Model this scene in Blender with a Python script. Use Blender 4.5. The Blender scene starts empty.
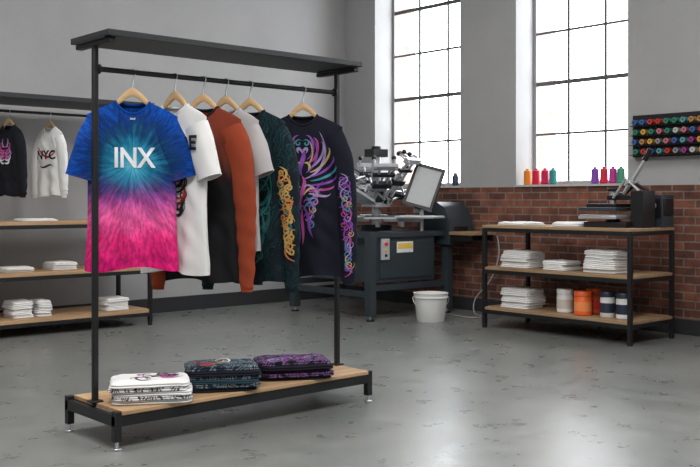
import bpy, bmesh, math, random
from mathutils import Vector, Matrix, noise
random.seed(7)
TH=math.radians(41.84); S=math.sin(TH); C=math.cos(TH)
scene=bpy.context.scene
def c2r(X,Z): return (X*C+Z*S, -X*S+Z*C)
def pxb(px,b):
    r=(px-350)/950; Z=b/(C-S*r); return Z*(S+C*r)
# ---------------------------------------------------------------- materials
class NT:
    def __init__(s,name):
        s.m=bpy.data.materials.new(name); s.m.use_nodes=True; s.t=s.m.node_tree
        s.b=s.t.nodes['Principled BSDF']; s.out=s.t.nodes['Material Output']
    def n(s,typ,ins=None,**props):
        nd=s.t.nodes.new(typ)
        for k,v in props.items(): setattr(nd,k,v)
        for k,v in (ins or {}).items(): s.set(nd.inputs[k],v)
        return nd
    def set(s,sock,v):
        if isinstance(v,bpy.types.NodeSocket): s.t.links.new(v,sock)
        elif isinstance(v,bpy.types.Node): s.t.links.new(v.outputs[0],sock)
        else:
            if sock.type=='RGBA' and len(v)==3: v=(*v,1)
            sock.default_value=v
    def math(s,op,a,b=0.0,clamp=False):
        nd=s.n('ShaderNodeMath',operation=op,use_clamp=clamp); s.set(nd.inputs[0],a); s.set(nd.inputs[1],b); return nd.outputs[0]
    def obj(s): return s.n('ShaderNodeTexCoord').outputs['Object']
    def noise(s,vec,scale,detail=3,rough=.5):
        return s.n('ShaderNodeTexNoise',{'Vector':vec,'Scale':scale,'Detail':detail,'Roughness':rough}).outputs['Fac']
    def ramp(s,fac,stops,interp='LINEAR'):
        nd=s.n('ShaderNodeValToRGB'); s.set(nd.inputs[0],fac); cr=nd.color_ramp; cr.interpolation=interp
        while len(cr.elements)<len(stops): cr.elements.new(.5)
        for e,(p,c) in zip(cr.elements,stops): e.position=p; e.color=(*c,1)
        return nd.outputs[0]
    def mix(s,f,a,b,blend='MIX'):
        nd=s.n('ShaderNodeMix',data_type='RGBA',blend_type=blend)
        s.set(nd.inputs[0],f); s.set(nd.inputs[6],a); s.set(nd.inputs[7],b); return nd.outputs[2]
    def bump(s,h,strength=.3,dist=.01):
        nd=s.n('ShaderNodeBump',{'Height':h,'Strength':strength,'Distance':dist}); s.set(s.b.inputs['Normal'],nd.outputs[0])
    def fin(s,col=None,rough=.5,metal=0,spec=.5):
        if col is not None: s.set(s.b.inputs['Base Color'],col)
        s.set(s.b.inputs['Roughness'],rough); s.set(s.b.inputs['Metallic'],metal); s.set(s.b.inputs['Specular IOR Level'],spec)
        return s.m
_mc={}
def pmat(name,col,rough=.5,metal=0,spec=.5,var=.08,nscale=30,bump=0):
    if name in _mc: return _mc[name]
    t=NT(name); o=t.obj(); nz=t.noise(o,nscale)
    c=t.mix(nz,tuple(max(0,x*(1-var)) for x in col),tuple(min(1,x*(1+var)) for x in col))
    if bump: t.bump(nz,bump,.004)
    _mc[name]=t.fin(c,rough,metal,spec); return _mc[name]
def cloth(name,col,var=.06):
    if name in _mc: return _mc[name]
    t=NT(name); o=t.obj(); nz=t.noise(o,12,4)
    c=t.mix(nz,tuple(x*(1-var) for x in col),tuple(min(1,x*(1+var)) for x in col))
    fz=t.noise(o,400,2); t.bump(fz,.15,.002)
    _mc[name]=t.fin(c,.9,0,.2); return _mc[name]

def m_wall():
    t=NT('painted_plaster'); o=t.obj(); a=t.noise(o,.9,6,.6); b=t.noise(o,60,3)
    c=t.ramp(a,[(.3,(.35,.35,.352)),(.7,(.41,.41,.41))]); t.bump(b,.1,.003); return t.fin(c,.75,0,.3)
def m_floor():
    t=NT('polished_concrete'); o=t.obj(); a=t.noise(o,.8,6,.6); b=t.noise(o,5,6,.65)
    c1=t.ramp(a,[(.3,(.135,.143,.135)),(.5,(.172,.180,.170)),(.72,(.212,.218,.207))])
    c2=t.ramp(b,[(.3,(.82,.82,.82)),(.5,(.98,.98,.98)),(.7,(1.08,1.08,1.08))])
    c=t.mix(1.0,c1,c2,'MULTIPLY')
    r=t.ramp(b,[(.3,(.25,.25,.25)),(.7,(.36,.36,.36))])
    return t.fin(c,r,0,.65)
def m_brick(name,c1,c2,mo):
    t=NT(name); o=t.obj(); sx=t.n('ShaderNodeSeparateXYZ',{0:o})
    xy=t.math('ADD',sx.outputs[0],sx.outputs[1])
    v=t.n('ShaderNodeCombineXYZ',{0:xy,1:sx.outputs[2],2:0.0})
    br=t.n('ShaderNodeTexBrick',{'Vector':v.outputs[0],'Color1':c1,'Color2':c2,'Mortar':mo,'Scale':1.0,'Mortar Size':.007,'Mortar Smooth':.2,'Bias':-.1,'Brick Width':.215,'Row Height':.072})
    nz=t.noise(o,7,6,.6); c=t.mix(.75,br.outputs[0],t.ramp(nz,[(.3,(.45,.42,.42)),(.7,(1.35,1.25,1.2))]),'MULTIPLY')
    h=t.math('SUBTRACT',t.math('MULTIPLY',t.noise(o,60,3),.3),br.outputs['Fac']); t.bump(h,.8,.012)
    return t.fin(c,.85,0,.25)
def m_wood(name,c1,c2,along=0):
    t=NT(name); o=t.obj(); sc=[14,14,14]; sc[along]=.9
    mp=t.n('ShaderNodeMapping',{'Vector':o,'Scale':tuple(sc)})
    a=t.noise(mp.outputs[0],2.2,6,.6); c=t.ramp(a,[(.3,c1),(.7,c2)]); t.bump(a,.1,.003)
    return t.fin(c,.5,0,.4)
WALL=m_wall(); FLOOR=m_floor(); BRICK=m_brick('brick_masonry',(.25,.10,.066),(.11,.053,.042),(.23,.195,.17)); PBRICK=m_brick('pale_brick_exterior',(.56,.42,.36),(.46,.35,.30),(.62,.59,.56))
WOODX=m_wood('oak_shelf_x',(.33,.2,.1),(.52,.34,.19),0)
WOODY=m_wood('oak_shelf_y',(.26,.16,.085),(.42,.28,.16),1)
HWOOD=m_wood('hanger_beech',(.58,.37,.17),(.72,.49,.27),0)
BLACK=pmat('black_powder_coat',(.016,.016,.018),.42,.3)
DARKTOP=pmat('dark_grey_shelf_metal',(.032,.035,.038),.45,.3)
CHROME=pmat('brushed_steel',(.62,.63,.65),.28,.85)
STEEL=pmat('satin_aluminium',(.48,.50,.52),.35,.5)
SLATE=pmat('slate_machine_paint',(.042,.056,.068),.4,.2)
GREYP=pmat('light_grey_paint',(.45,.46,.47),.5)
WHITEP=pmat('white_plastic',(.78,.78,.76),.45,0,.5,.03)
REDP=pmat('red_plastic',(.7,.04,.03),.35)
YEL=pmat('yellow_label',(.8,.55,.08),.5)
BASEM=pmat('baseboard_dark',(.03,.031,.034),.5)
MESHM=pmat('screen_mesh_grey',(.42,.46,.48),.35,.2)
# ---------------------------------------------------------------- mesh builder
class MB:
    def __init__(s): s.v=[];s.f=[];s.mi=[];s.mats=[];s.M=Matrix.Identity(4)
    def mat(s,m):
        if m not in s.mats: s.mats.append(m)
        return s.mats.index(m)
    def add(s,vs,fs,m):
        k=len(s.v); i=s.mat(m)
        s.v+= [s.M@Vector(v) for v in vs]
        for f in fs: s.f.append([k+j for j in f]); s.mi.append(i)
    def box(s,x0,x1,y0,y1,z0,z1,m):
        s.add([(x,y,z) for x in (x0,x1) for y in (y0,y1) for z in (z0,z1)],
          [(0,1,3,2),(4,6,7,5),(0,4,5,1),(2,3,7,6),(0,2,6,4),(1,5,7,3)],m)
    def cb(s,c,d,m): s.box(c[0]-d[0]/2,c[0]+d[0]/2,c[1]-d[1]/2,c[1]+d[1]/2,c[2]-d[2]/2,c[2]+d[2]/2,m)
    def cyl(s,p0,p1,r0,m,r1=None,seg=16): s.tube([p0,p1],[r0,r0 if r1 is None else r1],m,seg)
    def tube(s,pts,rad,m,seg=12,caps=True):
        pts=[Vector(p) for p in pts]; 
        if not isinstance(rad,(list,tuple)): rad=[rad]*len(pts)
        d0=(pts[1]-pts[0]).normalized(); up=Vector((0,0,1)) if abs(d0.z)<.9 else Vector((1,0,0))
        nrm=d0.cross(up).normalized(); vs=[];fs=[]
        for i,p in enumerate(pts):
            d=(pts[min(i+1,len(pts)-1)]-pts[max(i-1,0)]).normalized()
            nrm=(nrm-d*nrm.dot(d)).normalized(); bn=d.cross(nrm)
            for k in range(seg):
                a=2*math.pi*k/seg; vs.append(p+(nrm*math.cos(a)+bn*math.sin(a))*rad[i])
        for i in range(len(pts)-1):
            for k in range(seg):
                k2=(k+1)%seg; fs.append((i*seg+k,i*seg+k2,(i+1)*seg+k2,(i+1)*seg+k))
        if caps: fs.append(tuple(range(seg))[::-1]); fs.append(tuple((len(pts)-1)*seg+k for k in range(seg)))
        s.add(vs,fs,m)
    def lathe(s,prof,m,c=(0,0,0),seg=28,axis='z'):
        vs=[];fs=[]
        for r,z in prof:
            for k in range(seg):
                a=2*math.pi*k/seg; p=(r*math.cos(a),r*math.sin(a),z)
                if axis=='x': p=(-p[2],p[0],p[1])
                vs.append((p[0]+c[0],p[1]+c[1],p[2]+c[2]))
        for i in range(len(prof)-1):
            for k in range(seg):
                k2=(k+1)%seg; fs.append((i*seg+k,i*seg+k2,(i+1)*seg+k2,(i+1)*seg+k))
        s.add(vs,fs,m)
    def sphere(s,c,r,m,seg=12):
        s.lathe([(max(1e-4,r*math.sin(math.pi*i/8)),-r*math.cos(math.pi*i/8)) for i in range(9)],m,c,seg)
    def fin(s,name,loc=(0,0,0),rz=0,bevel=0,smooth=True,scale=1,angle=40,parent=None):
        me=bpy.data.meshes.new(name); me.from_pydata([tuple(v) for v in s.v],[],s.f)
        for m in s.mats: me.materials.append(m)
        me.polygons.foreach_set('material_index',s.mi)
        bm=bmesh.new(); bm.from_mesh(me); bmesh.ops.recalc_face_normals(bm,faces=bm.faces); bm.to_mesh(me); bm.free()
        if smooth:
            me.shade_smooth()
            try: me.set_sharp_from_angle(angle=math.radians(angle))
            except Exception: pass
        o=bpy.data.objects.new(name,me); scene.collection.objects.link(o)
        o.location=loc; o.rotation_euler=(0,0,rz); o.scale=(scale,)*3
        if bevel:
            b=o.modifiers.new('bevel','BEVEL'); b.width=bevel; b.segments=2; b.limit_method='ANGLE'; b.angle_limit=math.radians(50)
        if parent: o.parent=parent
        return o
# ---------------------------------------------------------------- room
XW=7.56; YW=8.53; X0=-3.0; Y0=-3.0; H=4.6; SILL=1.28; WT=4.36
b=MB(); b.box(X0-.2,XW+.7,Y0-.2,YW+.2,-.15,0,FLOOR); b.fin('floor',smooth=False)
b=MB(); b.box(X0-.2,XW+.7,Y0-.2,YW+.2,H,H+.15,WALL); b.fin('ceiling',smooth=False)
b=MB(); b.box(X0-.2,XW+.7,YW,YW+.2,0,H,WALL); b.fin('wall_back',smooth=False)
b=MB(); b.box(X0-.2,X0,Y0,YW,0,H,WALL); b.fin('wall_left',smooth=False)
b=MB(); b.box(X0,XW+.7,Y0-.2,Y0,0,H,WALL); b.fin('wall_front',smooth=False)
opens=[(-1.3,-.04),(.7,1.96),(2.7,3.66),(4.70,5.96),(6.70,8.01)]  # all but the last pair are unseen, added to bring daylight onto the floor
b=MB(); XI=7.84; XO=8.22
b.box(XW,XI,Y0,YW,0,SILL,BRICK); b.box(XI,XO,Y0,YW,0,SILL,PBRICK)
edges=[Y0]+[v for o in opens for v in o]+[YW]
for i in range(0,len(edges),2):
    b.box(XW,XI,edges[i],edges[i+1],SILL,WT,WALL); b.box(XI,XO,edges[i],edges[i+1],SILL,WT,PBRICK)
b.box(XW,XO,Y0,YW,WT,H,WALL)
b.fin('wall_right',smooth=False)
SILLM=pmat('sill_paint',(.5,.5,.49),.6)
for i,(y0,y1) in enumerate(opens):
    b=MB(); fm=pmat('window_steel',(.10,.105,.11),.5,.1); fl=pmat('window_casing_grey',(.30,.305,.31),.5); x0,x1=XI+.002,XI+.045
    zb=SILL+.02
    b.box(XW-.02,XI+.06,y0+.001,y1-.001,SILL,zb,SILLM)
    b.box(x0,x1,y0,y0+.035,zb,WT,fl); b.box(x0,x1,y1-.035,y1,zb,WT,fl); b.box(x0,x1,y0+.035,y1-.035,zb,zb+.04,fl); b.box(x0,x1,y0+.035,y1-.035,WT-.05,WT,fl)
    for k in range(1,3):
        y=y0+(y1-y0)*k/3; b.box(x0+.005,x1-.02,y-.011,y+.011,zb+.04,WT-.04,fm)
    for k in range(1,6):
        z=zb+(WT-zb)*k/6; w=.020 if k in (2,4) else .011; b.box(x0+.004,x1-.019,y0+.035,y1-.035,z-w,z+w,fm)
    b.fin('window_%d'%(i+1),smooth=False)
b=MB(); b.box(X0,XW,YW-.02,YW,0,.15,BASEM); b.fin('baseboard_back',smooth=False)
b=MB(); b.box(XW-.02,XW,Y0,YW-.02,0,.13,BASEM); b.fin('baseboard_right',smooth=False)
# ---------------------------------------------------------------- front garment rack  (centre line y=4.21)
RY=4.21; RA=pxb(95,RY); RB=pxb(337,RY)
b=MB(); DZ=.16; BF=3.945; BB=4.462; EX=.036
b.box(RA-EX,RB+EX,BF,BF+.03,DZ-.05,DZ,BLACK); b.box(RA-EX,RB+EX,BB-.03,BB,DZ-.05,DZ,BLACK)
b.box(RA-EX,RA-EX+.03,BF,BB,DZ-.05,DZ+.002,BLACK); b.box(RB+EX-.03,RB+EX,BF,BB,DZ-.05,DZ+.002,BLACK)
b.box(RA-EX+.034,RB+EX-.034,BF-.006,BB-.032,DZ+.001,DZ+.022,WOODX)
for x in (RA-EX+.018,RB+EX-.018):
    for y in (BF+.017,BB-.017):
        b.cb((x,y,DZ/2+.03),(.036,.036,DZ-.02),BLACK)
        b.cyl((x,y,.0),(x,y,.012),.024,CHROME); b.cyl((x,y,.012),(x,y,.06),.008,CHROME)
for x in (RA,RB):
    b.cb((x,RY,(DZ+1.91)/2),(.026,.026,1.91-DZ),BLACK)
    b.cb((x,RY,1.897),(.035,.34,.022),BLACK)
    b.cb((x,RY,DZ+.026),(.06,.06,.010),BLACK)
b.cyl((RA,RY,1.78),(RB,RY,1.78),.013,BLACK)
b.cyl((RA+.013,RY,1.78),(RA+.026,RY,1.78),.024,BLACK); b.cyl((RB-.026,RY,1.78),(RB-.013,RY,1.78),.024,BLACK)
b.box(RA-.03,RB+.03,4.02,4.41,1.915,1.945,DARKTOP)
b.cb((RA,RY,1.911),(.06,.3,.010),BLACK); b.cb((RB,RY,1.911),(.06,.3,.010),BLACK)
b.fin('garment_rack',bevel=.003)
# ---------------------------------------------------------------- hangers & garments
def hanger(name,loc,rz,scale=1):
    b=MB(); n=30; vs=[];fs=[]
    for i in range(-n,n+1):
        x=.175*i/n; t=abs(i)/n; ax=abs(x)
        base=-.146-(max(ax,.082)-.082)/.14*.062-.046
        k=min(1,max(0,(ax-.070)/.035)); k=k*k*(3-2*k)
        zc=(-.095-.085*min(1.2,ax/.1)**1.35)*(1-k)+base*k
        hh=.021*(1-.45*t); th=.0095-.0030*k; yo=0
        for (dy,dz) in ((-1,-.6),(-.6,-1),(.6,-1),(1,-.6),(1,.6),(.6,1),(-.6,1),(-1,.6)):
            vs.append((x,yo+dy*th,zc+dz*hh))
    for i in range(2*n):
        for k in range(8): fs.append((i*8+k,i*8+(k+1)%8,(i+1)*8+(k+1)%8,(i+1)*8+k))
    fs.append(tuple(range(8))); fs.append(tuple(2*n*8+k for k in range(8)))
    b.add(vs,fs,HWOOD)
    R=.0165; cz=.0
    pts=[(R*math.cos(a),0,cz+R*math.sin(a)) for a in [math.radians(200-12*k) for k in range(20)]]
    pts+=[(.004,0,-.03),(0,0,-.05),(0,0,-.085)]
    b.tube(pts,.0028,CHROME,8)
    return b.fin(name,loc,rz,scale=scale)
def sm(a,b_,x):
    t=min(1,max(0,(x-a)/(b_-a))); return t*t*(3-2*t)
class Garment:
    def __init__(g,hem,long=False,W=.222,D0=.05,seed=0,slen=None,rough=1.0,sw=1.0):
        g.hem=hem; g.long=long; g.W=W; g.D0=D0; g.seed=seed; g.r=rough
        k=W-.222
        if long: g.sl=[(.150+k,-.265,.078),(.198+k,-.36,.076),(.230+k,-.50,.067),(.248+k,-.68,.058),(.256+k,-.85,.049),(.258+k,slen or -.98,.040),(.258+k,(slen or -.98)-.06,.034)]
        else: g.sl=[(.150+k,-.265,.078),(.192+k,-.35,.079),(.226+k,-.44,.074),(.250+k,slen or -.52,.069)]
    def wx(g,v): return g.W*(1-.03*math.sin(math.pi*v))+.008*sm(.7,1,v)
    def top(g,x,back=False):
        ax=abs(x)
        if ax<.082: return -.146-(.014 if back else .062)*math.cos(math.pi/2*ax/.082)**.7
        return -.146-(ax-.082)/(g.W-.082)*.062-.006*sm(g.W-.05,g.W,ax)
    def depth(g,s,v,x,z,side):
        r0=.12+.45*sm(.09,.05,abs(x))
        ramp=r0+(1-r0)*min(1,v*5.5)**.55
        d=g.D0*max(0,1-s**4)**.5*ramp
        sd=g.seed+ (7 if side>0 else 0)
        ed=max(0,1-s**4)**.5*sm(.02,.3,v)
        w=.018*sm(.35,1,v)*math.sin(x*34+sd*1.7+3*noise.noise(Vector((x*2,z*1.8,sd))))
        w+=.022*noise.noise(Vector((x*5,z*3.5,sd+3.3)))+.013*noise.noise(Vector((x*13+z*6,z*9,sd)))
        w+=.008*math.sin((abs(x)*1.0+z*.55)*70+sd)*sm(.75,.1,v)*sm(.05,.15,abs(x))
        return d+w*ed*g.r
    def front_torso(g,x,z):
        T=g.top(x); v=(z-T)/(g.hem-T); v=min(1,max(0,v)); s=max(-1,min(1,x/g.wx(v)))
        return -g.depth(s,v,x,z,-1)
    def sl_at(g,z):
        P=g.sl
        for i in range(len(P)-1):
            if P[i][1]>=z>=P[i+1][1]:
                t=(P[i][1]-z)/(P[i][1]-P[i+1][1]); return (P[i][0]+(P[i+1][0]-P[i][0])*t,P[i][2]+(P[i+1][2]-P[i][2])*t)
        return None
    def front(g,x,z):
        y=g.front_torso(x,z) if abs(x)<g.W else 0
        q=g.sl_at(z)
        if q and abs(abs(x)-q[0])<q[1]:
            y=min(y,-.014-q[1]*.66*math.sqrt(1-((abs(x)-q[0])/q[1])**2))
        return y
    def build(g,name,loc,rz,mat,collar,scale=1,sleeve_mat=None):
        b=MB(); NX=56; NV=72
        for side in (-1,1):
            vs=[];fs=[]
            for j in range(NV+1):
                v=(j/NV)**1.25
                for i in range(NX+1):
                    s=-1+2*i/NX; s=math.sin(s*math.pi/2)*.35+s*.65
                    x=s*g.wx(v); T=g.top(x,side>0); hz=g.hem+.010*math.sin(x*17+g.seed)-.006*abs(s)
                    z=T+(hz-T)*v
                    vs.append((x,side*g.depth(s,v,x,z,side),z))
            for j in range(NV):
                for i in range(NX):
                    a=j*(NX+1)+i; fs.append((a,a+1,a+NX+2,a+NX+1))
            b.add(vs,fs,mat)
            if side<0: ft=vs[:NX+1]
            else:
                bt=vs[:NX+1]; q=ft+bt; n1=NX+1; fs=[]
                for i in range(NX):      # close the shoulder seams, leave the neck open
                    if min(abs(ft[i][0]),abs(ft[i+1][0]))>=.078: fs.append((i,i+1,n1+i+1,n1+i))
                b.add(q,fs,mat)
        for sg in (-1,1):
            P=g.sl; vs=[];fs=[]; NS=12*(len(P)-1); SEG=24
            for j in range(NS+1):
                q=j/12; i=min(int(q),len(P)-2); t=q-i
                def cr(k):
                    p0=P[max(i-1,0)][k];p1=P[i][k];p2=P[i+1][k];p3=P[min(i+2,len(P)-1)][k]
                    return .5*((2*p1)+(-p0+p2)*t+(2*p0-5*p1+4*p2-p3)*t*t+(-p0+3*p1-3*p2+p3)*t**3)
                x=cr(0);z=cr(1);w=cr(2)
                dx=P[i+1][0]-P[i][0];dz=P[i+1][1]-P[i][1]
                if i+2<len(P): 
                    dx=dx*(1-t)+(P[i+2][0]-P[i+1][0])*t; dz=dz*(1-t)+(P[i+2][1]-P[i+1][1])*t
                L=math.hypot(dx,dz); nx,nz=-dz/L,dx/L
                f=j/NS
                for k in range(SEG):
                    a=2*math.pi*k/SEG
                    wr=1+.10*noise.noise(Vector((math.cos(a)*1.6+sg*5,math.sin(a)*1.6,z*11+g.seed)))+ (.07*math.sin(z*60+2*math.cos(a)+g.seed)*sm(.2,.8,f) if g.long else .0)
                    if g.long and f>.93: wr=1.0-.08
                    o=w*wr*math.cos(a); yy=w*.62*wr*math.sin(a)
                    vs.append((sg*(x+nx*o),yy-.012*sm(0,.5,f),z+nz*o))
            for j in range(NS):
                for k in range(SEG): fs.append((j*SEG+k,j*SEG+(k+1)%SEG,(j+1)*SEG+(k+1)%SEG,(j+1)*SEG+k))
            b.add(vs,fs,sleeve_mat or mat)
            last=vs[-SEG:]+[vs[-SEG]]
            b.tube(last,.0028,sleeve_mat or mat,6)
        for back in (False,True):
            pts=[]
            for i in range(25):
                x=-.083+.166*i/24; z=g.top(x,back)
                y=(1 if back else -1)*g.depth(x/g.wx(0),0,x,z,1 if back else -1)
                pts.append((x,y,z))
            b.tube(pts,.0075,collar,8)
        o=b.fin(name,loc,rz,scale=scale,angle=70)
        g.o=o; return o
    def prints(g,strokes,name='printed_artwork'):
        b=MB()
        for pts,w,m in strokes:
            n=len(pts); vs=[];fs=[]
            for i,(x,z) in enumerate(pts):
                a=pts[max(0,i-1)];c=pts[min(n-1,i+1)]; dx=c[0]-a[0];dz=c[1]-a[1];L=math.hypot(dx,dz) or 1
                t=i/(n-1); ww=w*(math.sin(math.pi*min(1,t*.93+.07))**.8)
                for k in (-1,-.33,.33,1):
                    px=x-dz/L*ww*k; pz=z+dx/L*ww*k
                    vs.append((px,g.front(px,pz)-.0035,pz))
            for i in range(n-1):
                for k in range(3): fs.append((i*4+k,i*4+k+1,i*4+k+5,i*4+k+4))
            b.add(vs,fs,m)
        return b.fin(name,parent=g.o)
    def text(g,txt,size,x,z,mat,name='printed_text',ext=.012,spacing=1.0,sx=1.0):
        cu=bpy.data.curves.new(name,'FONT'); cu.body=txt; cu.size=size; cu.align_x='CENTER'; cu.align_y='CENTER'; cu.offset=ext*size; cu.space_character=spacing
        o=bpy.data.objects.new('tmp',cu); scene.collection.objects.link(o)
        bpy.context.view_layer.update()
        me=bpy.data.meshes.new_from_object(o.evaluated_get(bpy.context.evaluated_depsgraph_get()))
        bpy.data.objects.remove(o)
        bm=bmesh.new(); bm.from_mesh(me)
        bmesh.ops.triangulate(bm,faces=bm.faces)
        for _ in range(5):
            le=[e for e in bm.edges if e.calc_length()>.012]
            if not le: break
            bmesh.ops.subdivide_edges(bm,edges=le,cuts=1); bmesh.ops.triangulate(bm,faces=bm.faces)
        for v in bm.verts:
            px=x+v.co.x*sx; pz=z+v.co.y; v.co=Vector((px,g.front(px,pz)-.004,pz))
        bm.to_mesh(me); bm.free(); me.materials.clear(); me.materials.append(mat)
        t=bpy.data.objects.new(name,me); scene.collection.objects.link(t); t.parent=g.o
def spiral(cx,cz,r,turns,a0,dirn=1,n=26):
    pts=[]
    for i in range(n):
        t=i/(n-1); rr=r*(t**.8)+.0015; a=a0+dirn*turns*2*math.pi*t
        pts.append((cx+rr*math.cos(a),cz+rr*math.sin(a)))
    return pts
def bez(p0,p1,p2,p3,n=22):
    out=[]
    for i in range(n):
        t=i/(n-1);u=1-t
        out.append(tuple(u**3*p0[k]+3*u*u*t*p1[k]+3*u*t*t*p2[k]+t**3*p3[k] for k in range(len(p0))))
    return out
def mirror(p): return [(-x,z) for x,z in p]
INK={k:pmat('ink_'+k,c,.6,0,.3,.15) for k,c in dict(purple=(.22,.06,.38),magenta=(.42,.06,.28),cyan=(.05,.26,.36),orange=(.50,.17,.05),gold=(.50,.28,.08),white=(.85,.85,.85),black=(.015,.015,.018),teal=(.02,.13,.13),red=(.45,.03,.03),pink=(.6,.08,.3),lilac=(.36,.26,.52),dteal=(.015,.075,.08),yellow=(.52,.38,.13)).items()}
def flame_art(cz,hw,hh,cols,seed,n=11,wd=.006,x0=0):
    R=random.Random(seed); st=[]
    for i in range(n):
        t=i/(n-1); z0=cz-hh+2*hh*t*.85; 
        wout=hw*(.35+.65*math.sin(math.pi*min(1,t*.8+.15)))
        up=hh*(.25+.5*R.random())
        p=bez((.004,z0-.02),(wout*.55,z0-.05),(wout*1.25,z0+up*.3),(wout*(.55+.4*R.random()),z0+up))
        c=INK[R.choice(cols)]; w=wd*(.7+.9*R.random())
        st+= [(p,w,c),(mirror(p),w,c)]
        if i%2==0:
            q=spiral(wout*.7,z0+.02,.028+.012*R.random(),1.3,R.random()*6,1)
            c=INK[R.choice(cols)]; st+=[(q,wd*.6,c),(mirror(q),wd*.6,c)]
    if x0: st=[([(x+x0,z) for x,z in p],w,c) for p,w,c in st]
    return st
def phoenix_art(cz,sc,cols,seed=1,wm=1.0):
    """winged creature: raised feather wings, head, serpentine body, curling tails"""
    st=[]
    def add(p,w,c,mi=True):
        p=[(x*sc,cz+z*sc) for x,z in p]; st.append((p,w*sc*wm,INK[c]))
        if mi: st.append((mirror(p),w*sc*wm,INK[c]))
    add(bez((.015,.02),(.10,.04),(.16,.16),(.085,.27)),.0065,'lilac'); add(bez((.02,.05),(.07,.08),(.10,.16),(.055,.23)),.005,'purple'); add(bez((.03,.10),(.06,.12),(.06,.18),(.035,.22)),.004,'yellow')
    for i in range(9):
        t=i/8; a=math.radians(104-128*t); ox,oz=.05+.035*math.sin(t*2.6),.15-.18*t
        L=.115-.045*abs(t-.35)
        ex,ez=ox+L*math.cos(a),oz+L*math.sin(a)
        nx,nz=-math.sin(a)*.03,math.cos(a)*.03
        add(bez((ox*.5,oz-.03),(ox-nx,oz-nz),(ex-nx,ez-nz),(ex+nx*.3,ez+nz*.3)),.0058,cols[i%len(cols)])
    add(bez((0,.17),(.03,.14),(-.035,.08),(0,.03)),.011,'purple',False); add(bez((0,.03),(.04,-.02),(-.04,-.08),(0,-.14)),.010,'magenta',False)
    add(bez((-.002,.15),(.015,.19),(.035,.18),(.02,.15)),.007,'lilac'); add(spiral(.02,.205,.018,1.1,2.0),.0035,'cyan')
    add(bez((.012,.10),(.035,.11),(.045,.085),(.03,.06)),.006,'yellow')
    for i in range(5):
        z=-.02-.038*i; w=.10-.010*i; d=1 if i%2 else -1
        add(bez((.008,z-.01),(w*.35,z+.04),(w*.95,z+.05*d),(w*.85,z-.05)),.0052,cols[(i+2)%len(cols)])
        add(bez((w*.25,z-.02),(w*.5,z-.045),(w*.8,z-.01),(w*1.1,z+.03)),.0042,cols[(i+4)%len(cols)])
        add(spiral(w*.72,z-.045,.022,1.2,1+i,d),.0032,cols[(i+1)%len(cols)])
    add(bez((0,-.12),(.05,-.17),(.02,-.25),(.06,-.29)),.0075,'purple'); add(bez((0,-.14),(-.01,-.2),(.015,-.27),(0,-.33)),.007,'magenta',False)
    return st
def sleeve_art(g,z0,z1,cols,seed,n=14,sides=(1,),wd=.0045):
    R=random.Random(seed); st=[]
    for sg in sides:
        for i in range(n):
            z=z0+(z1-z0)*(i+.5)/n; xc,w=g.sl_at(z); 
            dx=w*(.35+.4*R.random())*(1 if R.random()>.5 else -1); h=.03+.03*R.random()
            p=bez((xc-dx,z-h),(xc+dx*1.4,z-h*.5),(xc+dx*1.1,z+h*.7),(xc-dx*.8,z+h))
            q=spiral(xc-dx*(.1+.5*R.random()),z+.01*R.random(),.016+.01*R.random(),1.4,R.random()*6,1 if i%2 else -1)
            for pp,ww in ((p,wd),(q,wd*.7)):
                if sg<0: pp=mirror(pp)
                st.append((pp,ww,INK[R.choice(cols)]))
    return st
def railpos(px): return (pxb(px,RY),RY,1.78)
def rz(deg): return -TH-math.radians(deg)
def m_tiedye():
    t=NT('tie_dye_cotton'); o=t.obj(); sx=t.n('ShaderNodeSeparateXYZ',{0:o})
    x=sx.outputs[0]; z=t.math('ADD',sx.outputs[2],.455)
    v=t.n('ShaderNodeCombineXYZ',{0:x,1:0.0,2:z}).outputs[0]
    ln=t.n('ShaderNodeVectorMath',{0:v},operation='LENGTH').outputs['Value']
    nv=t.n('ShaderNodeVectorMath',{0:v},operation='NORMALIZE').outputs[0]
    nv3=t.n('ShaderNodeVectorMath',{0:nv,1:t.n('ShaderNodeVectorMath',{0:v,1:(1.2,1.2,1.2)},operation='MULTIPLY').outputs[0]},operation='ADD').outputs[0]
    st=t.noise(nv3,6,4,.65); st2=t.noise(nv3,17,3,.65); bl=t.noise(o,14,5,.65)
    dd=t.math('ADD',ln,t.math('MULTIPLY',t.math('SUBTRACT',st,.5),.26))
    dd=t.math('ADD',dd,t.math('MULTIPLY',t.math('SUBTRACT',st2,.5),.16))
    dd=t.math('ADD',dd,t.math('MULTIPLY',t.math('SUBTRACT',bl,.5),.12))
    rad=t.ramp(t.math('MULTIPLY',dd,2.6),[(.0,(.16,.52,.64)),(.10,(.05,.36,.52)),(.26,(.012,.20,.34)),(.42,(.006,.055,.15)),(.60,(.003,.035,.19)),(.90,(.0,.07,.40))])
    zz=t.math('ADD',z,t.math('MULTIPLY',t.math('SUBTRACT',st,.5),.18))
    zz=t.math('ADD',zz,t.math('MULTIPLY',t.math('SUBTRACT',bl,.5),.12))
    low=t.ramp(t.math('MULTIPLY',zz,-2.0),[(.0,(.02,.08,.27)),(.2,(.10,.05,.24)),(.36,(.40,.07,.30)),(.52,(.74,.11,.33)),(.75,(.74,.025,.19)),(1,(.66,.01,.17))])
    f=t.n('ShaderNodeMapRange',{'Value':zz,'From Min':-.04,'From Max':-.20,'To Min':0.0,'To Max':1.0}).outputs[0]
    c=t.mix(f,rad,low)
    s2=t.ramp(st2,[(.36,(.55,.55,.62)),(.5,(.95,.95,.95)),(.62,(1.35,1.3,1.3))]); c=t.mix(.85,c,s2,'MULTIPLY')
    t.bump(t.noise(o,400,2),.15,.002)
    return t.fin(c,.85,0,.2)
TIE=m_tiedye(); BLUE=cloth('blue_rib',(.0,.05,.28))
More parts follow.
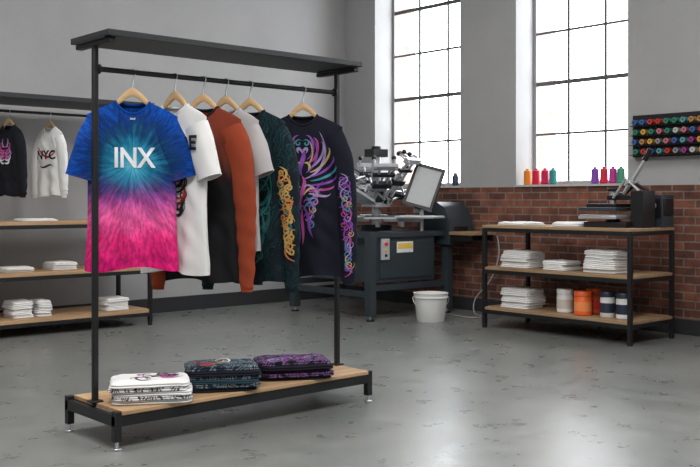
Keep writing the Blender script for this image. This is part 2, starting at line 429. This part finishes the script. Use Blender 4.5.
def m_print(name,base,bands,scale=6.0,dist=9.0):
    t=NT(name); o=t.obj(); n1=t.noise(o,5,2)
    dv=t.n('ShaderNodeVectorMath',{0:o,1:t.n('ShaderNodeCombineXYZ',{0:t.math('MULTIPLY',n1,.25),1:0.0,2:t.math('MULTIPLY',n1,.2)}).outputs[0]},operation='ADD').outputs[0]
    w=t.n('ShaderNodeTexWave',{'Vector':dv,'Scale':scale,'Distortion':dist,'Detail':2.0,'Detail Scale':1.4}).outputs['Fac']
    stops=[(0,base)]
    k=len(bands)
    for i,c in enumerate(bands):
        p=.35+.6*i/k; stops+=[(p,tuple(x*.6 for x in base)),(p+.06,c),(p+.11,tuple(x*.4 for x in c))]
    c=t.ramp(w,stops[:30]); m=t.ramp(t.noise(o,scale*1.3,2),[(.40,(0,0,0)),(.48,(1,1,1))])
    c=t.mix(m,base,c); t.bump(w,.08,.003); return t.fin(c,.85,0,.2)
LEAF=m_print('leaf_pattern_knit',(.006,.012,.018),[(.012,.065,.075),(.022,.11,.09),(.010,.045,.062)],8,10)
PRINTA=m_print('multicolour_print_cotton',(.010,.020,.034),[(.03,.25,.33),(.6,.33,.10),(.45,.08,.26),(.25,.55,.6)],16,14)
PRINTB=m_print('purple_print_cotton',(.010,.009,.018),[(.30,.08,.46),(.6,.16,.42),(.4,.28,.6)],16,14)
PRINTW=m_print('white_print_cotton',(.72,.72,.71),[(.02,.02,.02),(.35,.05,.22),(.03,.03,.03)],16,12)
def m_rust():
    t=NT('rust_to_black_knit'); o=t.obj(); sx=t.n('ShaderNodeSeparateXYZ',{0:o})
    f=t.math('ADD',t.math('MULTIPLY',t.math('ADD',sx.outputs[2],.56),3.2),t.math('MULTIPLY',t.math('SUBTRACT',t.noise(o,6,4),.5),.6))
    c=t.ramp(f,[(.0,(.01,.01,.012)),(.25,(.04,.014,.010)),(.7,(.16,.030,.016)),(1,(.20,.038,.02))])
    return t.fin(c,.9,0,.2)
RUST=m_rust(); RUSTS=cloth('rust_sleeve',(.27,.048,.02),.2)
WHITEC=cloth('white_cotton',(.74,.74,.73),.03); GREYC=cloth('heather_grey_cotton',(.42,.40,.40)); BLACKC=cloth('black_cotton',(.012,.013,.018)); NAVYC=cloth('navy_black_cotton',(.010,.011,.020))
# 1 tie dye tee
g=Garment(-.968,W=.220,seed=1,rough=.9); p=railpos(132.5); r=rz(-14)
hanger('clothes_hanger',p,r); g.build('tie_dye_t_shirt',p,r,TIE,BLUE)
g.text('INX',.136,.006,-.428,pmat('silver_white_ink',(.78,.82,.86),.5),'printed_letters',ext=.024,sx=.83)
g.text('label',.014,0,-.232,INK['white'],'collar_label')
# 2 white tee
g=Garment(-.995,W=.21,seed=2); p=railpos(175); r=rz(32)
hanger('clothes_hanger',p,r); g.build('white_t_shirt',p,r,WHITEC,WHITEC)
g.text('WARE',.10,.06,-.35,INK['black'],'printed_letters',ext=.03)
g.prints(flame_art(-.56,.085,.12,['black','red','black'],5,8,.007,.035))
# 3 rust long sleeve
g=Garment(-1.045,long=True,W=.215,seed=3,slen=-1.04); p=railpos(203); r=rz(16)
hanger('clothes_hanger',p,r); g.build('rust_long_sleeve_shirt',p,r,RUST,BLACKC,sleeve_mat=RUSTS)
# 4 grey tee
g=Garment(-.90,W=.20,seed=4,slen=-.5); p=railpos(226); r=rz(24)
hanger('clothes_hanger',p,r); g.build('grey_t_shirt',p,r,GREYC,GREYC)
# 5 leaf pattern
g=Garment(-1.07,long=True,W=.215,seed=5,slen=-1.06); p=railpos(250); r=rz(20)
hanger('clothes_hanger',p,r); g.build('leaf_pattern_sweatshirt',p,r,LEAF,BLACKC)
g.prints(sleeve_art(g,-.48,-.92,['gold','orange','gold','yellow','teal'],3,17,wd=.0062)+flame_art(-.62,.16,.33,['dteal','teal','teal'],9,10))
# 6 black dragon
g=Garment(-1.06,long=True,W=.225,seed=6,slen=-1.05); p=railpos(303); r=rz(2)
hanger('clothes_hanger',p,r); g.build('black_long_sleeve_shirt',p,r,NAVYC,BLACKC)
cols=['purple','magenta','lilac','yellow','purple','cyan']
g.prints(phoenix_art(-.53,1.08,cols,wm=1.1)+sleeve_art(g,-.50,-1.04,['purple','lilac','magenta','purple','cyan','yellow'],8,19,(1,-1),wd=.0042))
# ---------------------------------------------------------------- folded stacks
def stack(name,loc,rzv,w,d,n,t,mats,art=None,jit=.006,seed=0):
    R=random.Random(seed); b=MB(); z=0; SEG=72
    def field(x,y,lv): return (.35+.65*lv)*(.007*noise.noise(Vector((x*9,y*9,seed*2.7)))+.004*noise.noise(Vector((x*22,y*22,seed*1.3))))
    tot=n*t
    def drop(x,y): 
        q=max(abs(x)/(w/2),abs(y)/(d/2)); return -.45*t*sm(.65,1.05,q)
    for i in range(n):
        m=mats[i%len(mats)]
        ww=w/2-R.random()*jit; dd=d/2-R.random()*jit; ox=(R.random()-.5)*jit*1.3;oy=(R.random()-.5)*jit*1.3
        rot=(R.random()-.5)*.07; tt=t*(.9+.2*R.random())
        for half in (0,1):
            z0=z+half*tt/2; h=tt/2*1.1; ph=R.random()*9
            prof=[(.016,.0),(.006,.08),(.001,.28),(0,.5),(.001,.72),(.006,.92),(.016,1.0),(.04,1.02),(.08,1.03)]
            vs=[];fs=[]
            for ins,zf in prof:
                for k in range(SEG):
                    a=2*math.pi*k/SEG; e=.30
                    cx=math.copysign(abs(math.cos(a))**e,math.cos(a))*(ww-ins*.8-half*.003); cy=math.copysign(abs(math.sin(a))**e,math.sin(a))*(dd-ins*.8-half*.004)
                    nz=noise.noise(Vector((cx*12,cy*12,ph)))
                    k2=1+.028*nz
                    x=cx*k2+ox;y=cy*k2+oy
                    x,y=x*math.cos(rot)-y*math.sin(rot),x*math.sin(rot)+y*math.cos(rot)
                    lv=(z0+h*zf)/tot
                    zz=z0+h*zf+(field(x,y,lv)+drop(x,y)*lv)*min(1,lv*3)
                    vs.append((x,y,max(0.0005,zz)))
            vs.append((ox,oy,z0+h*1.03+field(ox,oy,1)*min(1,3*z0/tot)))
            for j in range(len(prof)-1):
                for k in range(SEG): fs.append((j*SEG+k,j*SEG+(k+1)%SEG,(j+1)*SEG+(k+1)%SEG,(j+1)*SEG+k))
            L=(len(prof)-1)*SEG
            for k in range(SEG): fs.append((L+k,L+(k+1)%SEG,len(vs)-1))
            fs.append(tuple(range(SEG))[::-1])
            b.add(vs,fs,m)
        z+=tt
    if art:
        for pts,w_,m in art:
            nn=len(pts); vs=[];fs=[]
            for i,(x,y) in enumerate(pts):
                a=pts[max(0,i-1)];c=pts[min(nn-1,i+1)];dx=c[0]-a[0];dy=c[1]-a[1];L=math.hypot(dx,dy) or 1
                ww=w_*math.sin(math.pi*(i/(nn-1)*.93+.04))**.7
                for k in (-1,1):
                    X=x-dy/L*ww*k;Y=y+dx/L*ww*k; vs.append((X,Y,z+.0035+field(X,Y,1)+drop(X,Y)))
            for i in range(nn-1): fs.append((i*2,i*2+1,i*2+3,i*2+2))
            b.add(vs,fs,m)
    return b.fin(name,loc,rzv,angle=75)
def topart(w,d,cols,seed,n=12,wd=.007):
    R=random.Random(seed); st=[]
    for i in range(n):
        x=(R.random()-.5)*w*.6;y=(R.random()-.5)*d*.55
        if i%2: p=spiral(x,y,.03+.02*R.random(),1.1,R.random()*6)
        else:
            a=R.random()*6; p=bez((x,y),(x+.04*math.cos(a),y+.04*math.sin(a)),(x+.05*math.cos(a+1),y+.05*math.sin(a+1)),(x+.06*math.cos(a+2),y+.03*math.sin(a+2)))
        p=[(max(-w*.40,min(w*.40,q[0])),max(-d*.38,min(d*.38,q[1]))) for q in p]
        st.append((p,wd,INK[R.choice(cols)]))
    return st
DT=DZ+.022
TEALC=cloth('dark_teal_cotton',(.02,.045,.06))
def bpos(px,y,z=DT): return (pxb(px,y),y,z)
stack('folded_shirt_stack',bpos(151,4.085),-TH+.20,.385,.28,5,.022,[WHITEC,PRINTW,WHITEC,PRINTW,WHITEC],topart(.385,.28,['black','black','black','magenta'],2,18,.007),seed=1,jit=.018)
stack('folded_shirt_stack',bpos(222,4.105),-TH+.22,.40,.30,6,.0215,[BLACKC,PRINTA,TEALC,PRINTA,NAVYC,PRINTA],topart(.40,.30,['cyan','gold','teal','white','magenta','cyan','red'],4,16,.006),seed=2,jit=.020)
stack('folded_shirt_stack',bpos(292,4.105),-TH+.22,.42,.30,5,.021,[BLACKC,PRINTB,cloth('plum_cotton',(.08,.02,.07)),BLACKC,PRINTB],topart(.42,.30,['purple','magenta','lilac','purple'],6,14,.005),seed=3,jit=.020)
# ---------------------------------------------------------------- left display unit
LA,LB=2.5,4.46; FY,BY=7.74,8.34
b=MB()
for x in (LA,LB):
    for y in (FY,BY):
        b.cb((x,y,1.0+.015),(.035,.035,1.97),BLACK); b.cyl((x,y,0),(x,y,.03),.02,BLACK)
    b.cb((x,(FY+BY)/2,1.91),(.03,BY-FY,.03),BLACK)
for z in (.13,.52,.95):
    b.box(LA-.01,LB+.01,FY-.012,BY+.012,z-.012,z+.018,WOODX)
    for y in (FY,BY): b.box(LA,LB,y-.014,y+.014,z-.045,z-.013,BLACK)
    for x in (LA,LB): b.box(x-.014,x+.014,FY,BY,z-.045,z-.013,BLACK)
b.box(LA-.03,LB+.03,FY-.03,BY+.03,2.0,2.04,DARKTOP)
b.cyl((LA,8.0,1.91),(LB,8.0,1.91),.012,BLACK)
b.fin('clothing_display_shelf',bevel=.002)
for px,nm,mt,cl in ((9,'black_long_sleeve_shirt',BLACKC,BLACKC),(50,'white_long_sleeve_shirt',WHITEC,WHITEC)):
    a=pxb(px,8.0); g=Garment(-.88,long=True,W=.19,seed=px,slen=-.84); p=(a,8.0,1.91); r=rz(30)
    hanger('clothes_hanger',p,r,.82); g.build(nm,p,r,mt,cl,scale=.82)
    if px==50: g.text('NYC',.13,0,-.45,INK['black'],'printed_letters',ext=.03); g.prints([(bez((-.12,-.36),(.0,-.5),(.05,-.5),(.15,-.38)),.012,INK['red']),(bez((-.1,-.56),(.0,-.62),(.05,-.5),(.12,-.58)),.01,INK['black'])])
    else: g.text('FS',.12,0,-.47,INK['pink'],'printed_letters',ext=.02); g.prints(flame_art(-.42,.10,.10,['pink','white','lilac'],3,6))
def wst(px,b_,z,w,d,n,t,seed,mats=None,r=0): 
    stack('folded_shirt_stack',(pxb(px,b_),b_,z),r,w,d,n,t,mats or [WHITEC],seed=seed,jit=.01)
wst(18,7.95,.148,.20,.26,5,.028,11); wst(112,7.95,.148,.24,.28,4,.028,12)
wst(40,7.93,.148,.14,.24,5,.028,21)
wst(15,7.97,.538,.27,.28,2,.022,13); wst(60,7.97,.538,.24,.28,3,.024,14); wst(118,7.97,.538,.22,.26,2,.02,15)
wst(36,7.95,.968,.34,.26,1,.02,16)
# ---------------------------------------------------------------- work table on the right
TA0,TA1,TB0,TB1=6.63,7.26,4.10,5.58
b=MB()
for x in (TA0,TA1):
    for y in (TB0,TB1):
        b.cb((x,y,.455),(.034,.034,.87),BLACK); b.cyl((x,y,0),(x,y,.03),.022,BLACK)
for z,m in ((.90,WOODY),(.525,WOODY),(.165,WOODY)):
    b.box(TA0-.016,TA1+.016,TB0-.016,TB1+.016,z,z+.024,m)
    for x in (TA0,TA1): b.box(x-.016,x+.016,TB0,TB1,z-.035,z-.001,BLACK)
    for y in (TB0,TB1): b.box(TA0,TA1,y-.016,y+.016,z-.035,z-.001,BLACK)
b.fin('work_table',bevel=.002)
def apos(px,a_): 
    r=(px-350)/950; return a_/(S+C*r)*(C-S*r)
def ts(px,a_,z,w,d,n,t,seed):
    stack('folded_shirt_stack',(a_,apos(px,a_),z),math.pi/2,w,d,n,t,[WHITEC],seed=seed,jit=.016)
ts(523,6.84,.549,.33,.3,5,.030,31); ts(563,6.84,.549,.25,.3,3,.028,32); ts(607,6.83,.549,.34,.3,6,.030,33)
ts(523,6.83,.189,.33,.3,6,.029,34)
ts(522,6.88,.924,.36,.34,1,.026,35); ts(574,6.86,.924,.30,.30,1,.034,36)
def jar(px,a_,z,r,h,body,lid,label=None,name='ink_jar'):
    b=MB()
    b.lathe([(.001,0),(r*.92,0),(r,.006),(r,h*.72),(r*.9,h*.78),(r*.9,h*.8)],body)
    b.lathe([(r*.97,h*.79),(r*1.0,h*.8),(r*1.0,h*.97),(r*.94,h),(.001,h)],lid)
    if label: b.lathe([(r*1.01,h*.18),(r*1.012,h*.19),(r*1.012,h*.55),(r*1.01,h*.56)],label)
    b.fin(name,(a_,apos(px,a_),z))
ORG=pmat('orange_plastic',(.80,.12,.02),.4); NAV=pmat('dark_ink_plastic',(.02,.03,.06),.4); ORGD=pmat('orange_label',(.85,.26,.08),.5)
jar(565,6.80,.190,.070,.20,WHITEP,WHITEP,pmat('beige_label',(.6,.55,.48),.6)); jar(583,6.75,.190,.074,.20,ORG,ORG,ORGD)
jar(594,6.93,.190,.066,.21,ORG,ORG,REDP); jar(607.5,6.78,.190,.060,.21,WHITEP,NAV,NAV); jar(624,6.78,.190,.064,.21,WHITEP,NAV,NAV)
# ---------------------------------------------------------------- heat press on table
b=MB(); z=.924; cx_=6.95
b.box(6.76,7.12,4.22,4.62,z,z+.045,BLACK)
b.cyl((cx_,4.46,z+.045),(cx_,4.46,z+.07),.06,BLACK); b.box(6.74,7.12,4.30,4.66,z+.07,z+.095,STEEL); b.box(6.75,7.11,4.31,4.65,z+.095,z+.105,GREYP)
b.box(6.74,7.12,4.30,4.66,z+.135,z+.165,SLATE); b.box(6.80,7.06,4.34,4.62,z+.165,z+.195,BLACK)
b.box(cx_-.03,cx_+.03,4.14,4.50,z+.225,z+.265,BLACK)
b.box(cx_-.09,cx_+.09,4.12,4.24,z,z+.30,BLACK)
b.cyl((cx_,4.46,z+.19),(cx_,4.46,z+.30),.028,CHROME); b.cyl((cx_,4.46,z+.30),(cx_,4.46,z+.325),.045,BLACK)
b.tube([(cx_,4.38,z+.25),(cx_,4.28,z+.38),(cx_,4.14,z+.58)],.014,STEEL); b.tube([(cx_,4.165,z+.55),(cx_,4.11,z+.64)],.022,BLACK)
b.tube([(cx_+.05,4.16,z+.30),(cx_+.05,4.28,z+.36),(cx_+.05,4.40,z+.26)],.016,BLACK)
b.tube([(cx_-.06,4.18,z+.30),(cx_-.06,4.30,z+.40),(cx_-.06,4.42,z+.24)],.012,STEEL)
b.sphere((cx_,4.38,z+.26),.03,BLACK); b.cyl((cx_-.08,4.28,z+.37),(cx_+.08,4.28,z+.37),.018,STEEL)
b.box(7.10,7.275,4.09,4.25,z,z+.27,SLATE); b.box(7.115,7.26,4.08,4.092,z+.10,z+.24,BLACK); b.box(7.09,7.101,4.10,4.24,z+.08,z+.24,BLACK)
b.cyl((7.082,4.17,z+.18),(7.092,4.17,z+.18),.03,STEEL)
b.fin('heat_press',bevel=.004)
# ---------------------------------------------------------------- bucket
b=MB(); r0,r1,h=.13,.16,.27
b.lathe([(.001,.0),(r0,0),(r0+.003,.004),(r1-.004,h-.045),(r1+.008,h-.043),(r1+.008,h-.035),(r1,h-.033),(r1+.004,h-.006),(r1+.008,h),(r1-.004,h),(r1-.008,h-.02),(r0-.008,.01),(.001,.01)],WHITEP,seg=40)
pts=[((r1+.012)*math.cos(a),-.05*math.sin(a)*1.6,h-.045-.12*math.sin(a)) for a in [math.pi*k/20 for k in range(21)]]
b.tube(pts,.003,CHROME,8)
b.fin('plastic_bucket',(6.59,6.21,0),rz=-TH)
# ---------------------------------------------------------------- thread cones on sills
def cone(px,a_,col,z=SILL+.02,h=.16):
    b=MB()
    m=pmat('thread_%02x%02x%02x'%tuple(int(c*255) for c in col),col,.7,0,.3,.2,300)
    b.lathe([(.001,0),(.036,0),(.036,.006),(.030,.008)],m)
    prof=[(.030,.008)]
    for i in range(14):
        t=i/13; prof+=[(.038-.004*t+.0012*(i%2),.012+(h-.036)*t)]
    prof+=[(.022,h-.018)]
    b.lathe(prof,m); b.lathe([(.022,h-.020),(.016,h-.016),(.014,h),(.008,h),(.001,h-.002)],m)
    b.fin('thread_cone',(a_,apos(px,a_),z))
A=7.62
for px,c in ((527.5,(.75,.25,.03)),(536,(.6,.02,.05)),(545,(.60,.02,.10)),(553,(.04,.25,.24)),(595,(.22,.08,.42)),(604,(.6,.03,.07)),(613,(.5,.05,.28)),(621,(.08,.30,.2))):
    cone(px,A,c)
b=MB()
b.lathe([(.001,0),(.033,0),(.034,.01),(.034,.10),(.02,.12),(.02,.14),(.001,.142)],NAV); b.fin('ink_bottle',(7.62,6.82,SILL+.02))
# ---------------------------------------------------------------- thread spool wall rack
b=MB(); b.box(XW-.03,XW,3.90,4.63,1.53,1.90,BLACK); R=random.Random(5)
pal=[(.45,.04,.03),(.6,.33,.06),(.04,.2,.14),(.05,.12,.32),(.5,.5,.48),(.28,.04,.2),(.5,.16,.2),(.1,.28,.3),(.25,.25,.27),(.42,.22,.08)]
for r_ in range(4):
    z=1.575+.086*r_
    b.box(XW-.10,XW-.03,3.91,4.62,z-.034,z-.028,BLACK)
    for k in range(9):
        y=3.955+.077*k+.012*(r_%2); c=R.choice(pal); m=pmat('spool_%02x%02x%02x'%tuple(int(v*255) for v in c),c,.6,0,.3,.15,200)
        b.lathe([(.001,.0),(.024,0),(.024,.006),(.021,.008),(.022,.05),(.024,.052),(.024,.058),(.010,.059),(.008,.045),(.001,.045)],m,(XW-.031,y,z),14,'x')
b.fin('thread_spool_rack',smooth=True)
# ---------------------------------------------------------------- screen printing press
b=MB(); a0,a1,y0,y1=6.10,7.25,6.53,7.75
b.box(a0,a1,y0,y1,.79,.84,SLATE)
b.box(a0+.10,a1-.25,y0+.02,y1-.25,.36,.79,SLATE)
b.box(a0+.14,a1-.30,y0+.008,y0+.02,.40,.75,SLATE)
for x in (a0+.04,a1-.04):
    for y in (y0+.04,y1-.04):
        b.cb((x,y,.42),(.08,.08,.74),SLATE); b.cyl((x,y,0),(x,y,.015),.04,BLACK); b.cyl((x,y,.015),(x,y,.06),.012,CHROME)
b.box(a0+.02,a0+.06,y0+.06,y1-.06,.22,.28,SLATE); b.box(a0+.06,a1-.06,y0+.03,y0+.06,.28,.34,SLATE); b.box(a0+.06,a1-.06,y1-.06,y1-.03,.28,.34,SLATE)
b.box(6.245,6.345,y0-.012,y0+.008,.58,.78,GREYP); b.cyl((6.295,y0-.03,.73),(6.295,y0-.012,.73),.018,REDP); b.cyl((6.295,y0-.022,.67),(6.295,y0-.012,.67),.014,YEL); b.cyl((6.295,y0-.022,.62),(6.295,y0-.012,.62),.014,BLACK)
b.box(6.46,6.68,y0+.002,y0+.008,.64,.745,WHITEP); b.box(6.47,6.67,y0-.0005,y0+.003,.68,.73,YEL)
cx,cy=6.70,7.08
b.cyl((cx,cy,.84),(cx,cy,1.60),.045,STEEL); b.cyl((cx,cy,.84),(cx,cy,.90),.16,BLACK); b.cyl((cx,cy,1.08),(cx,cy,1.13),.15,STEEL); b.cyl((cx,cy,1.38),(cx,cy,1.42),.11,STEEL,seg=20)
b.cb((cx,cy,1.63),(.20,.14,.08),BLACK); b.cyl((cx,cy,1.67),(cx,cy,1.70),.05,BLACK)
for i in range(6):
    an=math.radians(60*i-10); b.M=Matrix.Translation((cx,cy,0))@Matrix.Rotation(an,4,'Z')
    b.box(.10,.50,-.025,.025,.93,.965,STEEL); b.box(.26,.70,-.15,.15,.968,.985,STEEL if i%2 else GREYP); b.cyl((.3,0,.88),(.3,0,.965),.025,CHROME)
    b.box(.27,.69,-.14,.14,.985,.992,WHITEP if i%2 else SLATE)
for i in range(8):
    an=math.radians(45*i+12); tilt=math.radians((14,48,30,58,20,42,52,60)[i])
    b.M=Matrix.Translation((cx,cy,0))@Matrix.Rotation(an,4,'Z')@Matrix.Translation((.10,0,1.12))@Matrix.Rotation(-tilt,4,'Y')@Matrix.Scale(1.12,4)
    for y in (-.045,.045):
        b.cyl((0,y,0),(.50,y,.0),.012,STEEL,seg=10); b.cyl((0,y,.13),(.30,y,.03),.009,CHROME,seg=10)
    b.cb((.02,0,.03),(.08,.15,.11),BLACK if i%2 else STEEL); b.cb((.24,0,.0),(.05,.17,.05),BLACK); b.cb((.48,0,-.01),(.05,.22,.04),STEEL); b.cb((.37,0,.0),(.03,.20,.03),BLACK)
    for y in (-.09,.09):
        b.cyl((.48,y,-.04),(.48,y,.09),.010,CHROME,seg=8); b.sphere((.48,y,.10),.022,BLACK); b.cyl((.24,y,.02),(.22,y,.11),.009,CHROME,seg=8); b.sphere((.22,y,.12),.018,BLACK)
    sp=[(.02+.18*k/60,.0+.014*math.cos(k*.9),.15+.014*math.sin(k*.9)-.07*k/60) for k in range(61)]; b.tube(sp,.0035,CHROME,5)
    b.tube([(.05,.07,.09),(.18,.10,.13),(.34,.07,.05)],.006,BLACK,6)
    if i in (2,4):
        for y in (-.18,.18): b.box(.20,.60,y-.013,y+.013,-.07,-.045,STEEL)
        for x in (.20,.60): b.box(x-.013,x+.013,-.18,.18,-.07,-.045,STEEL)
        b.box(.21,.59,-.17,.17,-.060,-.058,MESHM)
b.M=Matrix.Identity(4)
# raised screen on the right-hand side
X_,Z_=(424-350)/950*9.5,9.5
ca,cb_=c2r(X_,Z_); ctr=Vector((ca,cb_,1.28)); right=Vector((C,-S,0)); fwd=Vector((S,C,0))
e2=(Vector((0,0,1))*.9+right*.34+fwd*.30).normalized(); e1=(right*1.0+fwd*-.15+Vector((0,0,.08))); e1=(e1-e2*e1.dot(e2)).normalized(); e3=e1.cross(e2)
b.M=Matrix(((e1.x,e2.x,e3.x,ctr.x),(e1.y,e2.y,e3.y,ctr.y),(e1.z,e2.z,e3.z,ctr.z),(0,0,0,1)))
for x in (-.14,.14): b.cb((x,0,0),(.028,.46,.035),BLACK)
for y in (-.215,.215): b.cb((0,y,0),(.26,.03,.035),BLACK)
b.cb((0,0,.004),(.25,.40,.006),GREYP); b.cb((0,-.16,-.04),(.06,.2,.05),BLACK)
b.M=Matrix.Identity(4)
b.tube([(cx+.1,cy-.08,1.2),(6.85,6.9,1.20),tuple(ctr-e3*.05-e2*.15)],.022,BLACK)
b.cyl((ctr.x,ctr.y+.03,.84),tuple(ctr-e3*.05-e2*.1),.02,STEEL)
# side housing with sloped face
prof=[(6.46,.70),(6.90,.70),(6.90,1.13),(6.64,1.13),(6.53,1.07),(6.46,.93)]
n=len(prof); vs=[(7.13,y,z) for y,z in prof]+[(7.48,y,z) for y,z in prof]
b.add(vs,[tuple(range(n)),tuple(range(n,2*n))]+[(k,(k+1)%n,n+(k+1)%n,n+k) for k in range(n)],SLATE)
b.box(7.2,7.4,6.453,6.46,.78,.88,BLACK)
b.box(7.12,7.50,6.16,6.46,.80,.83,WOODY); b.box(7.14,7.16,6.18,6.46,.74,.80,BLACK); b.box(7.46,7.48,6.18,6.46,.74,.80,BLACK)
b.fin('screen_printing_press',bevel=.003)
b=MB()
P=[Vector(v) for v in ((7.50,6.15,.79),(7.49,6.12,.6),(7.46,6.2,.35),(7.40,6.35,.15),(7.3,6.28,.02),(7.15,6.05,.012),(7.0,6.1,.012),(7.05,6.4,.012))]
sp=[]
for i in range(len(P)-1):
    p0=P[max(0,i-1)];p1=P[i];p2=P[i+1];p3=P[min(len(P)-1,i+2)]
    for k in range(8):
        t=k/8; sp.append(.5*((2*p1)+(-p0+p2)*t+(2*p0-5*p1+4*p2-p3)*t*t+(-p0+3*p1-3*p2+p3)*t**3))
b.tube(sp,.006,pmat('grey_cable',(.4,.4,.4),.5),8); b.fin('power_cable')
b=MB(); b.box(XW-.03,XW,5.98,6.07,.42,.55,WHITEP); b.box(XW-.034,XW-.03,5.995,6.055,.44,.53,GREYP); b.fin('power_outlet',bevel=.003)
# ---------------------------------------------------------------- lights
EM=NT('fill_panel_glow'); EM.set(EM.b.inputs['Emission Color'],(1,.98,.95,1)); EM.b.inputs['Emission Strength'].default_value=3; EM.fin((.8,.8,.8))  # glowing face of the added fill panels
def fill_panel(x,y,sx,sy,en):  # unseen panel with area light, added under the ceiling for soft fill
    b=MB(); b.box(x-sx/2,x+sx/2,y-sy/2,y+sy/2,H-.09,H-.0,GREYP); b.box(x-sx/2+.02,x+sx/2-.02,y-sy/2+.02,y+sy/2-.02,H-.10,H-.091,EM.m)
    o=b.fin('fill_light_panel',smooth=False)
    L=bpy.data.lights.new('fill_lamp','AREA'); L.shape='RECTANGLE'; L.size=sx*.95; L.size_y=sy*.95; L.energy=en; L.color=(1,.98,.96)
    lo=bpy.data.objects.new('fill_lamp',L); scene.collection.objects.link(lo); lo.location=(x,y,H-.12); lo.parent=o
fill_panel(.3,1.2,2.4,1.2,195); fill_panel(1.4,4.8,1.6,1.6,105); fill_panel(4.2,1.6,2.4,1.2,70); fill_panel(4.6,5.2,1.6,1.0,28)
w=bpy.data.worlds.new('world'); scene.world=w; w.use_nodes=True
bg=w.node_tree.nodes['Background']; bg.inputs[0].default_value=(.92,.96,1,1); bg.inputs[1].default_value=8.0
# camera
cam=bpy.data.cameras.new('camera'); co=bpy.data.objects.new('camera',cam); scene.collection.objects.link(co); scene.camera=co
cam.sensor_width=36; cam.lens=950/700*36; cam.shift_y=-33.5/700; cam.clip_start=.05
co.location=(0,0,1.15); co.rotation_euler=(math.pi/2,0,-TH)
scene.view_settings.view_transform='Standard'
